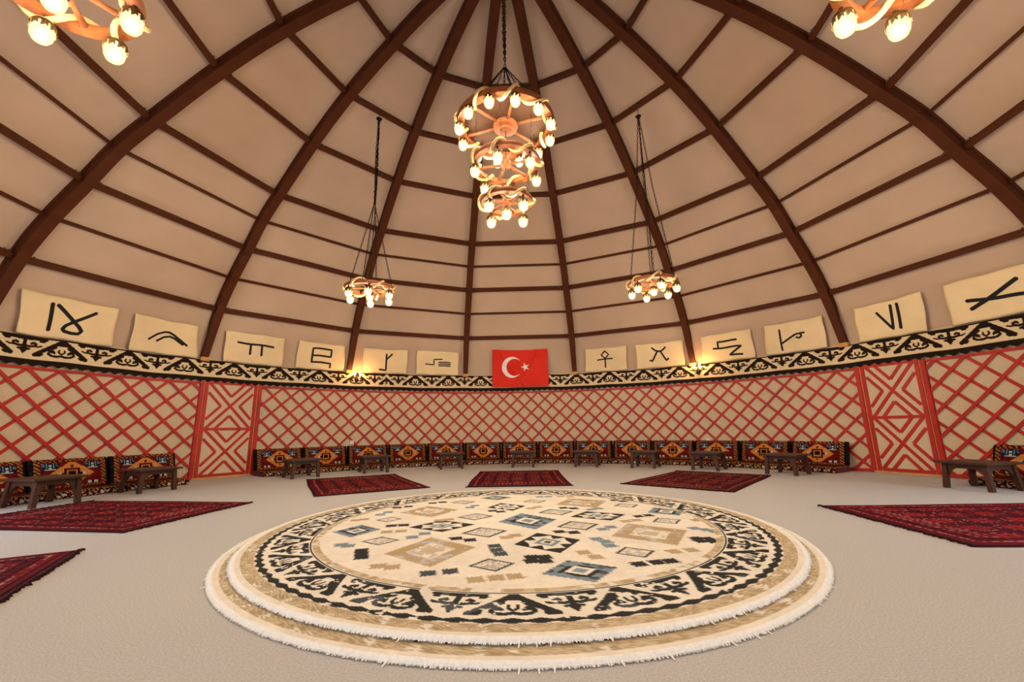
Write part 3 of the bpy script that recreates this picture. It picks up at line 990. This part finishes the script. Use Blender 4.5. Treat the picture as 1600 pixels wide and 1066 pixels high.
m = MB(); m.box(-1.12, 1.12, -0.77, 0.77, 0.001, 0.006)
back_me = m.mesh('backing'); back_me.materials.append(M['dark_fringe'])
def red_rug(label, corner_in_a, corner_in_b, seed, warm, ctr=None):
    """inner short side given by two floor points seen from the room's centre"""
    A, B = Vector((*corner_in_a, 0)), Vector((*corner_in_b, 0))
    mid = (A + B) / 2
    t_ = (B - A).normalized()
    outw = Vector((-t_.y, t_.x, 0))
    if outw.dot(mid) < 0: outw = -outw
    c = mid + outw * 1.125
    t = thing('red_rug', label, 'rug', (c.x, c.y, 0), math.atan2(outw.y, outw.x), 'red woven rugs around the round rug')
    link('pile', rug_mesh(seed, warm), t)
    fr_ = link('fringe', rug_fringe_mesh(seed), t); tag(fr_, kind='stuff')
    link('backing', back_me, t)
red_rug('dark red rug with its near corner by the round rug, left of the flag', (-2.62, 1.36), (-1.27, 2.10), 1, 0.05)
red_rug('dark red rug lying straight below the flag behind the round rug', (-0.75, 2.08), (0.85, 2.10), 2, 0.05)
red_rug('dark brownish-red rug right of the flag, nearest the right door', (1.56, 2.22), (2.74, 1.25), 3, -0.10)
red_rug('large crimson rug on the left before the leftmost tables', (-3.18, 0.98), (-3.36, -0.55), 4, 0.12)
red_rug('crimson rug whose corner pokes in at the lower left edge', (-3.16, -1.11), (-2.37, -2.42), 5, 0.12)
red_rug('crimson rug on the right, cut by the right edge of the picture', (3.14, 0.27), (3.12, -1.28), 6, 0.30)

# ------------------------------------------------------------------ round rug
RC = {k: np.array(srgb(*v)) for k, v in dict(cream=(240, 229, 214), black=(50, 50, 48), slate=(78, 84, 90), blue=(132, 148, 160), tan=(188, 164, 128), ltan=(208, 188, 158), grey=(196, 190, 186)).items()}
QUADS = [('tan', [(-0.87, -0.91), (-0.64, -0.49), (-0.28, -0.78), (-0.5, -1.2)]), ('blue', [(-1.49, -0.28), (-1.35, -0.02), (-1.11, -0.21), (-1.27, -0.46)]),
 ('box', [(-1.14, -0.59), (-1.03, -0.45), (-0.86, -0.56), (-0.98, -0.69)]), ('box', [(-0.28, -1.19), (-0.17, -1.04), (0.0, -1.14), (-0.11, -1.29)]),
 ('box', [(-0.44, -0.38), (-0.3, -0.17), (-0.08, -0.31), (-0.2, -0.51)]), ('box', [(-0.56, 0.25), (-0.4, 0.42), (-0.22, 0.29), (-0.38, 0.11)]),
 ('box', [(-1.28, 0.15), (-1.19, 0.32), (-1.05, 0.19), (-1.15, 0.08)]), ('star', [(-0.9, -0.15), (-0.68, 0.13), (-0.35, -0.06), (-0.6, -0.32)]),
 ('star', [(-0.33, 0.74), (-0.18, 0.98), (0.07, 0.81), (-0.04, 0.53)]), ('tan', [(-1.15, 0.5), (-0.98, 0.86), (-0.59, 0.63), (-0.81, 0.26)]),
 ('blue', [(-0.45, 1.33), (-0.3, 1.52), (-0.07, 1.37), (-0.24, 1.2)]), ('star', [(-0.02, -0.72), (0.16, -0.39), (0.46, -0.61), (0.29, -0.94)]),
 ('blue', [(0.15, -1.34), (0.31, -1.09), (0.6, -1.24), (0.42, -1.48)]), ('blue', [(-0.17, 0.03), (0.03, 0.4), (0.35, 0.1), (0.15, -0.28)]),
 ('star', [(0.48, 0.2), (0.66, 0.47), (1.0, 0.27), (0.81, 0.03)]), ('box', [(0.33, -0.19), (0.45, 0.01), (0.69, -0.1), (0.54, -0.33)]),
 ('box', [(0.64, -0.94), (0.73, -0.82), (0.91, -0.9), (0.8, -1.07)]), ('box', [(1.15, -0.04), (1.23, 0.11), (1.42, 0.03), (1.31, -0.14)]),
 ('box', [(0.19, 0.41), (0.32, 0.6), (0.54, 0.47), (0.41, 0.29)]), ('tan', [(0.71, -0.51), (0.92, -0.1), (1.32, -0.36), (1.09, -0.79)]),
 ('tan', [(0.4, 0.84), (0.58, 1.25), (0.97, 1.03), (0.79, 0.65)]), ('blue', [(1.22, 0.36), (1.35, 0.6), (1.6, 0.46), (1.46, 0.19)]),
 ('box', [(0.05, 1.05), (0.14, 1.2), (0.32, 1.1), (0.22, 0.95)]), ('box', [(0.98, 0.72), (1.07, 0.87), (1.25, 0.77), (1.15, 0.62)]), ('box', [(-0.75, 1.05), (-0.66, 1.2), (-0.48, 1.1), (-0.57, 0.95)])]
BLOBS = [('black', [(-1.05, -0.82), (-1.02, -0.9), (-0.99, -0.98)]), ('tan', [(-0.82, -1.17), (-0.73, -1.19)]), ('slate', [(-0.49, -1.31), (-0.37, -1.28)]),
 ('tan', [(-0.21, -1.42), (-0.1, -1.39), (0.0, -1.37)]), ('black', [(-0.45, -0.53), (-0.34, -0.58)]), ('slate', [(-0.15, -0.75), (-0.13, -0.85), (-0.1, -0.94)]),
 ('black', [(-1.07, -0.08), (-0.97, -0.06)]), ('tan', [(-1.04, -0.3), (-0.93, -0.28)]), ('blue', [(-0.79, -0.48), (-0.72, -0.37)]), ('tan', [(-0.08, -0.52), (-0.01, -0.46)]),
 ('black', [(-1.27, 0.79), (-1.17, 0.85)]), ('blue', [(-1.33, 0.42), (-1.29, 0.54)]), ('tan', [(-1.47, 0.17), (-1.41, 0.21)]), ('blue', [(-1.25, -0.67), (-1.19, -0.7)]),
 ('black', [(0.10, -1.10), (0.18, -1.02)]), ('black', [(0.10, -1.02), (0.18, -1.10)]), ('black', [(0.33, -0.36), (0.44, -0.39)]), ('blue', [(0.58, -0.59), (0.63, -0.67), (0.64, -0.77)]),
 ('black', [(0.73, -1.18), (0.84, -1.15), (0.93, -1.13)]), ('tan', [(0.44, -0.93), (0.50, -1.03)]), ('black', [(1.29, -0.68), (1.37, -0.62)]), ('black', [(1.29, -0.61), (1.37, -0.69)]),
 ('tan', [(1.02, -0.93), (1.14, -0.9)]), ('blue', [(1.40, -0.30), (1.46, -0.35), (1.5, -0.4)]), ('tan', [(1.53, 0.0), (1.59, 0.04)]), ('black', [(0.46, 0.66), (0.56, 0.62)]),
 ('blue', [(0.68, -0.29), (0.76, -0.22)]), ('black', [(1.09, 0.19), (1.19, 0.23)]), ('tan', [(0.93, -0.01), (1.03, 0.03)]), ('black', [(1.06, 1.08), (1.14, 1.0)]),
 ('blue', [(-0.5, 0.75), (-0.46, 0.85)]), ('tan', [(-0.7, 0.12), (-0.62, 0.16)]), ('black', [(-0.25, 0.55), (-0.17, 0.5)]), ('tan', [(0.13, 0.66), (0.2, 0.72)]), ('blue', [(0.72, 0.55), (0.8, 0.6)]),
 ('black', [(-0.85, 1.1), (-0.95, 1.05)]), ('blue', [(0.25, 1.38), (0.35, 1.4)]), ('tan', [(0.5, 1.4), (0.6, 1.36)])]
def tri(x): return np.abs((x % 1.0) - 0.5) * 2
def round_rug_color(x, y, inner=True):
    r_ = np.hypot(x, y); th = np.arctan2(x, y)
    c = np.broadcast_to(RC['cream'], x.shape + (3,)).copy()
    n1 = vnoise(x + 10, y + 10, 9, 1); n2 = vnoise(x + 10, y + 10, 26, 2); n3 = vnoise(x + 10, y + 10, 60, 4)
    mott = 0.6 * n1 + 0.4 * n2
    def put(mask, col, keep=1.0): c[mask] = col
    if inner:
        for kind, q in QUADS:
            q = np.array(q); ctr = q.mean(0)
            p = ((q[1] - q[0]) + (q[2] - q[3])) / 4; s = ((q[2] - q[1]) + (q[3] - q[0])) / 4
            det = p[0] * s[1] - p[1] * s[0]
            dx = x - ctr[0]; dy = y - ctr[1]
            A = (dx * s[1] - dy * s[0]) / det; B = (p[0] * dy - p[1] * dx) / det
            d = np.maximum(np.abs(A), np.abs(B)); o_ = np.where(np.abs(A) > np.abs(B), B, A)
            near = d < 1.3
            if kind == 'tan':
                e = d + 0.06 * tri(o_ * 9)
                put(near & (e < 1.03) & (mott > 0.20), RC['tan']); put(near & (e < 1.0) & (mott > 0.62), RC['grey'])
                put((d < 0.55) & (mott > 0.3), RC['cream'] * 0.95); put((d < 0.5) & (n2 > 0.6), RC['grey']); put(d < 0.26, RC['ltan'])
            elif kind == 'blue':
                e = d + 0.08 * tri(o_ * 4)
                put(near & (e < 1.03), RC['blue']); put(near & (e < 0.97) & (n2 + 0.35 * np.sin(A * 9) > 0.72), RC['slate'])
                put((d > 0.42) & (d < 0.62) & (n2 > 0.30), RC['black']); put(d < 0.42, RC['cream']); put((d < 0.24), RC['blue'] * 1.1)
            elif kind == 'box':
                e = d + 0.10 * tri(o_ * 5)
                put(near & (e < 1.05), RC['slate'] * 0.75); put(d < 0.80, RC['cream'] * 0.97); put((d < 0.76) & (n3 > 0.55), RC['grey'] * 0.9); put((d < 0.7) & (n3 < 0.22), RC['tan'])
            else:
                put(near & (d < 1.0), RC['black']); put((d < 0.95) & (d > 0.5) & (d < 0.5 + 0.42 * tri(o_ * 1.6 + 0.5)), RC['cream'] * 0.96)
                put(d < 0.5, RC['cream'] * 0.96); put((d < 0.42) & (d > 0.24), RC['blue']); put((d < 0.14), RC['slate'])
        a_ = math.radians(-31); ca, sa = math.cos(a_), math.sin(a_)
        for col, pts in BLOBS:
            for (px, py) in pts:
                dx, dy = x - px, y - py
                A = dx * ca + dy * sa; B = -dx * sa + dy * ca
                A = np.round(A / 0.018) * 0.018; B = np.round(B / 0.018) * 0.018
                put((np.maximum(np.abs(A), np.abs(B)) < 0.055) & (np.abs(A) * 0.9 + np.abs(B) + 0.012 * (n3 - 0.5) < 0.064), RC[col])
    # borders
    tanm = 0.5 * n2 + 0.5 * n1
    put((r_ > 1.555) & (r_ < 1.608) & (tanm > 0.36), RC['ltan']); put((r_ > 1.56) & (r_ < 1.604) & (n2 > 0.66), RC['tan'])
    put((r_ > 1.612) & (r_ < 1.622) & (n1 > 0.12), RC['slate'] * 0.7)
    P_ = 2 * PI / 20
    xm = (th / P_) * PER
    zm = 2.21 - (r_ - 1.632) / 0.238 * 0.25
    ero = (0.55 * n2 + 0.45 * n3)
    dk = motif(xm, zm) & (r_ > 1.632) & (r_ < 1.875) & (ero > 0.22)
    put(dk, RC['black']); put(dk & (n1 > 0.78), RC['slate'])
    tooth = tri(th / P_ * 5)
    ch = (np.abs(r_ - 1.925) < 0.009 + 0.021 * tooth) & (ero > 0.20)
    put(ch, RC['black'])
    put((r_ > 1.952) & (r_ < 2.03) & (tanm > 0.30), RC['ltan'])
    sw = (r_ > 1.957) & (r_ < 2.025) & (np.sin(th * 120 + 5 * np.sin((r_ - 1.95) * 80 + 3 * np.sin(th * 40))) + 1.6 * (n2 - 0.5) > 0.1)
    put(sw, RC['tan'] * 0.9)
    c *= (0.93 + 0.12 * n1)[..., None]
    return c
def round_rug(label, cx, cy, rad_, z, nth, radii, name='round_rug'):
    t = thing(name, label, 'rug', (cx, cy, 0))
    th = np.arange(nth) * 2 * PI / nth
    TH_, RR = np.meshgrid(th, radii, indexing='ij')
    X = RR * np.sin(TH_); Y = RR * np.cos(TH_)
    S = 2.075 / rad_
    C_ = round_rug_color(X * S, Y * S)
    Z = z + 0.0025 * vnoise(X + 9, Y + 9, 3, 8) - 0.010 * np.clip(1 - (rad_ - RR) / 0.02, 0, 1) ** 2
    o = link('pile', grid_mesh('pile', np.stack([X, Y, Z], -1), C_, wrap=True, flip=True), t, 'round_rug')
    m = MB(); m.lathe([(rad_ - 0.02, z - 0.0155), (rad_ + 0.006, z - 0.0145), (rad_ + 0.008, z - 0.008), (rad_ + 0.003, z - 0.001), (rad_ - 0.006, z + 0.003), (rad_ - 0.016, z + 0.0025), (rad_ - 0.024, z - 0.004)], 240)
    m.obj('edge_binding', 'white_fringe', t)
    rs = random.Random(3)
    m = MB()
    nn = 2600
    for k in range(nn):
        a_ = 2 * PI * (k + rs.random()) / nn
        l = rs.uniform(0.004, 0.016) + (0.02 if rs.random() > 0.985 else 0); da = rs.uniform(-0.004, 0.004); w = 0.0026
        r0 = rad_ - 0.010 + rs.uniform(-0.008, 0.006); zz = z + 0.002 + rs.uniform(-0.002, 0.003)
        def q(aa, rr_, z_): return (rr_ * math.sin(aa), rr_ * math.cos(aa), z_)
        m.add([q(a_ - w, r0, zz), q(a_ + w, r0, zz), q(a_ + da + w * 0.4, rad_ + 0.006 + l, z - 0.0125), q(a_ + da - w * 0.4, rad_ + 0.006 + l, z - 0.0125), q(a_, r0, z - 0.013)],
              [(0, 3, 2, 1), (0, 4, 3), (1, 2, 4), (4, 2, 3)])
    f_ = m.obj('fringe', 'white_fringe', t); tag(f_, kind='stuff')
    return t
rl = np.concatenate([[1.2, 1.4, 1.6, 1.7], np.linspace(1.78, 2.14, 44)])
round_rug('lower cream round rug, only its fringed rim showing at the front', 0.05, -0.585, 2.125, 0.0165, 720, rl)
rl = np.concatenate([[0.004], np.linspace(0.012, 1.55, 200), np.linspace(1.556, 2.045, 84), np.linspace(2.05, 2.06, 2)])
round_rug('large cream round rug with scattered diamonds and black scroll border, upper of two', 0.05, -0.52, 2.06, 0.0385, 1300, rl)

# ------------------------------------------------------------------ chandeliers
m = MB(); m.lathe([(0.004, -0.036), (0.018, -0.044), (0.029, -0.060), (0.031, -0.076), (0.025, -0.094), (0.012, -0.106), (0.002, -0.109)], 10)
core_me = m.mesh('lamp_core', True); core_me.materials.append(M['core'])
m = MB(); m.lathe(globe_profile(0.054, 0.122), 16)
globe_me = m.mesh('globe', True); globe_me.materials.append(M['globe'])
# pierced brass crown: scalloped skirt and a neck
m = MB()
n = 36
prof = [(0.012, 0.055), (0.016, 0.035), (0.034, 0.030), (0.052, 0.012), (0.0595, -0.012)]
vs, fs = [], []
for (r_, z) in prof:
    for j in range(n): vs.append((r_ * math.cos(2 * PI * j / n), r_ * math.sin(2 * PI * j / n), z))
for j in range(n):
    zz = -0.030 - 0.020 * abs(math.sin(4.5 * 2 * PI * j / n))
    vs.append((0.061 * math.cos(2 * PI * j / n), 0.061 * math.sin(2 * PI * j / n), zz))
L_ = len(prof) + 1
for i in range(L_ - 1):
    for j in range(n):
        if i == 4 and j % 4 == 1: continue
        k = (j + 1) % n
        fs.append((i * n + j, (i + 1) * n + j, (i + 1) * n + k, i * n + k))
fs.append(tuple(range(n)))
m.add(vs, fs)
cap_me = m.mesh('brass_cap'); cap_me.materials.append(M['brass'])
LINK = MB()
def chain(parent, path, pitch=0.045, name='chain', rad_=0.0045):
    """interlocking oval links along a polyline"""
    P = [Vector(p) for p in path]
    seg = [(P[i + 1] - P[i]).length for i in range(len(P) - 1)]
    tot = sum(seg); nL = max(1, int(tot / pitch))
    def at(s):
        for i, L in enumerate(seg):
            if s <= L or i == len(seg) - 1: return P[i].lerp(P[i + 1], min(1, s / L)), (P[i + 1] - P[i]).normalized()
            s -= L
    m = MB()
    for k in range(nL):
        c, t_ = at((k + 0.5) * tot / nL)
        e = Vector((1, 0, 0)) if abs(t_.x) < 0.9 else Vector((0, 1, 0))
        A = (e - t_ * e.dot(t_)).normalized(); B = t_.cross(A)
        s_ = A if k % 2 == 0 else B
        h, w = tot / nL * 0.62, pitch * 0.24
        loop = [c + t_ * (h * math.cos(q)) + s_ * (w * math.sin(q)) for q in [i * PI / 3 for i in range(6)]]
        m.tube(loop, rad_, 3, closed=True)
    return m.obj(name, 'iron', parent)
def wheel(t, z, Ro, Ri, hgt, nspoke, lamps, lamp_r, rot, drop, turns, center_lamp=True, disc=False, hubr=0.06, rope_r=0.018, seed=0, center_drop=None):
    rs = random.Random(seed)
    # rim made of carved felloes
    nf = 6
    for k in range(nf):
        m = MB()
        pts, fr, pr = [], [], []
        n = 9
        for i in range(n + 1):
            q = rot * 0 + 2 * PI * (k + 0.004 + 0.992 * i / n) / nf
            pts.append((0, 0, z)); fr.append((Vector((math.cos(q), math.sin(q), 0)), Vector((0, 0, 1))))
            wv = 0.008 * math.sin(i / n * PI)
            pr.append([(Ri + wv * 0.5, -hgt), (Ri + wv, hgt), (Ro - wv * 0.3, hgt), (Ro, hgt * 0.2), (Ro - 0.006, -hgt)])
        m.sweep(pts, fr, pr)
        m.obj('rim_segment', 'wheel_wood', t)
    for k in range(nspoke):
        q = 2 * PI * (k + 0.5) / nspoke + rot
        m = MB()
        d = Vector((math.cos(q), math.sin(q), 0))
        m.tube([d * hubr * 0.7 + Vector((0, 0, z)), d * (Ri * 0.5) + Vector((0, 0, z)), d * (Ri + 0.01) + Vector((0, 0, z))], [0.017, 0.014, 0.02], 8)
        m.obj('spoke', 'wheel_wood', t, smooth=True)
    m = MB()
    m.lathe([(hubr * 0.3, z - hgt * 1.9), (hubr * 0.55, z - hgt * 1.8), (hubr * 0.6, z - hgt * 1.2), (hubr, z - hgt), (hubr * 1.05, z), (hubr, z + hgt), (hubr * 0.5, z + hgt * 1.6)], 20)
    m.obj('hub', 'wheel_wood', t, smooth=False)
    if disc:
        m = MB(); m.lathe([(Ri + 0.015, z + hgt * 0.6), (Ri + 0.015, z + hgt * 0.6 + 0.012)], 48); m.obj('disc_board', 'disc_wood', t)
    # loose rope wound round the rim
    m = MB()
    pts = []
    n = turns * 18
    rm = (Ro + Ri) / 2
    for i in range(n):
        q = 2 * PI * i / n
        w = turns * q + 0.5 * math.sin(3 * q + seed)
        ra = (Ro - Ri) / 2 + rope_r + 0.006 + 0.006 * math.sin(5 * q); rz = hgt + rope_r + 0.012 + 0.012 * math.sin(4 * q + 1)
        rr = rm + ra * math.cos(w)
        pts.append((rr * math.cos(q), rr * math.sin(q), z + rz * math.sin(w)))
    m.tube(pts, rope_r, 7, closed=True)
    m.obj('rope', 'rope', t, smooth=True)
    spots = [(lamp_r, rot + 2 * PI * k / lamps, drop) for k in range(lamps)]
    if center_lamp: spots.append((0.0, 0.0, center_drop if center_drop else drop))
    for (lr, q, dr) in spots:
        loc = (lr * math.cos(q), lr * math.sin(q), z - dr)
        b = link('globe', globe_me, t, None, loc)
        b.rotation_euler = (rs.uniform(-0.06, 0.06), rs.uniform(-0.06, 0.06), rs.uniform(0, 6))
        link('brass_cap', cap_me, b)
        link('lamp_core', core_me, b)
        m = MB(); m.tube([(loc[0], loc[1], loc[2] + 0.04), (loc[0], loc[1], z - hgt * 0.5)], 0.012, 8); m.obj('lamp_stem', 'iron', t)

def small_chandelier(label, x, y, z, rot, split, seed, hook=None):
    hook_z = 6.05 if y > 0 else 5.72          # each hangs from the purlin above it
    t = thing('wheel_chandelier', label, 'chandelier', (x, y, z), 0, 'wooden wheel chandeliers with lit globes')
    wheel(t, 0, 0.375, 0.300, 0.024, 6, 6, 0.338, rot, 0.085, 7, True, hubr=0.055, seed=seed, center_drop=0.085)
    top = (0, 0, hook_z - z)
    m = MB(); m.lathe([(0.004, -0.05), (0.03, -0.03), (0.05, 0.0), (0.03, 0.012), (0.008, 0.016)], 14, center=top); m.obj('ceiling_rose', 'iron', t, smooth=True)
    m = MB(); m.tube([(0, 0, top[2] + 0.01), (0, 0, top[2] + 0.16)], 0.006, 6); m.obj('hook_rod', 'steel', t)
    for k in range(4):
        q = rot + PI / 4 + k * PI / 2
        e = (0.34 * math.cos(q), 0.34 * math.sin(q), 0.026)
        o_ = (0.012 * math.cos(q), 0.012 * math.sin(q))
        if split: path = [(o_[0], o_[1], top[2] - 0.045)] + [(o_[0] + 0.012 * math.sin(k + i * 1.3), o_[1] + 0.012 * math.cos(k + i * 1.7), top[2] - 0.045 - (top[2] - 1.5) * i / 6) for i in range(1, 7)] + [e]
        else: path = [(o_[0], o_[1], top[2] - 0.045), ((o_[0] + e[0]) * 0.35, (o_[1] + e[1]) * 0.35, top[2] * 0.55), e]
        chain(t, path, 0.05)
    m = MB(); m.tube([(0, 0, top[2] - 0.03), (0.02, 0.01, top[2] * 0.6), (0.01, -0.02, top[2] * 0.25), (0, 0, 0.03)], 0.006, 5); m.obj('cable', 'iron', t)
    return t
small_chandelier('wheel chandelier hanging left of the flag at mid distance', -2.225, 1.887, 3.005, 0.82, True, 1)
small_chandelier('wheel chandelier hanging right of the flag at mid distance', 2.214, 2.016, 3.035, 0.548, False, 2)
small_chandelier('nearest wheel chandelier, cut by the top left corner of the picture', -2.435, -2.541, 3.328, 0.451, False, 3)
small_chandelier('wheel chandelier cut by the top right corner of the picture', 2.213, -2.60, 3.22, 0.091, False, 4)

# the great three-tier chandelier in the middle
t = thing('tiered_chandelier', 'large three-tier wooden wheel chandelier with many lit globes at centre', 'chandelier', (-0.016, 0.05, 0))
wheel(t, 4.365, 0.585, 0.49, 0.034, 6, 12, 0.548, 0.227, 0.06, 9, False, disc=True, hubr=0.14, rope_r=0.019, seed=11)
wheel(t, 3.86, 0.405, 0.33, 0.026, 6, 6, 0.37, 0.30, 0.10, 7, False, hubr=0.06, rope_r=0.018, seed=12)
wheel(t, 3.37, 0.300, 0.235, 0.024, 6, 4, 0.265, PI / 4, 0.09, 6, True, hubr=0.05, rope_r=0.017, seed=13)
for k in range(8):
    q = k * PI / 4 + 0.2
    chain(t, [(0.01 * math.cos(q), 0.01 * math.sin(q), 5.19), (0.50 * math.cos(q), 0.50 * math.sin(q), 4.42)], 0.045)
for k in range(4):
    q = k * PI / 2
    chain(t, [(0.022 * math.cos(q), 0.022 * math.sin(q), 7.05), (0.018 * math.cos(q + 1), 0.018 * math.sin(q + 1), 6.3), (0.014 * math.cos(q + 2), 0.014 * math.sin(q + 2), 5.7), (0.006, 0, 5.19)], 0.05, rad_=0.0055)
for k in range(6):
    q = k * PI / 3 + 0.4
    chain(t, [(0.37 * math.cos(q), 0.37 * math.sin(q), 4.36), (0.36 * math.cos(q), 0.36 * math.sin(q), 3.88)], 0.04, rad_=0.003)
    if k % 2 == 0: chain(t, [(0.28 * math.cos(q), 0.28 * math.sin(q), 3.84), (0.265 * math.cos(q), 0.265 * math.sin(q), 3.39)], 0.04, rad_=0.003)
m = MB(); m.tube([(0, 0, 5.19), (0, 0, 3.38)], 0.005, 6); m.obj('cable', 'iron', t)
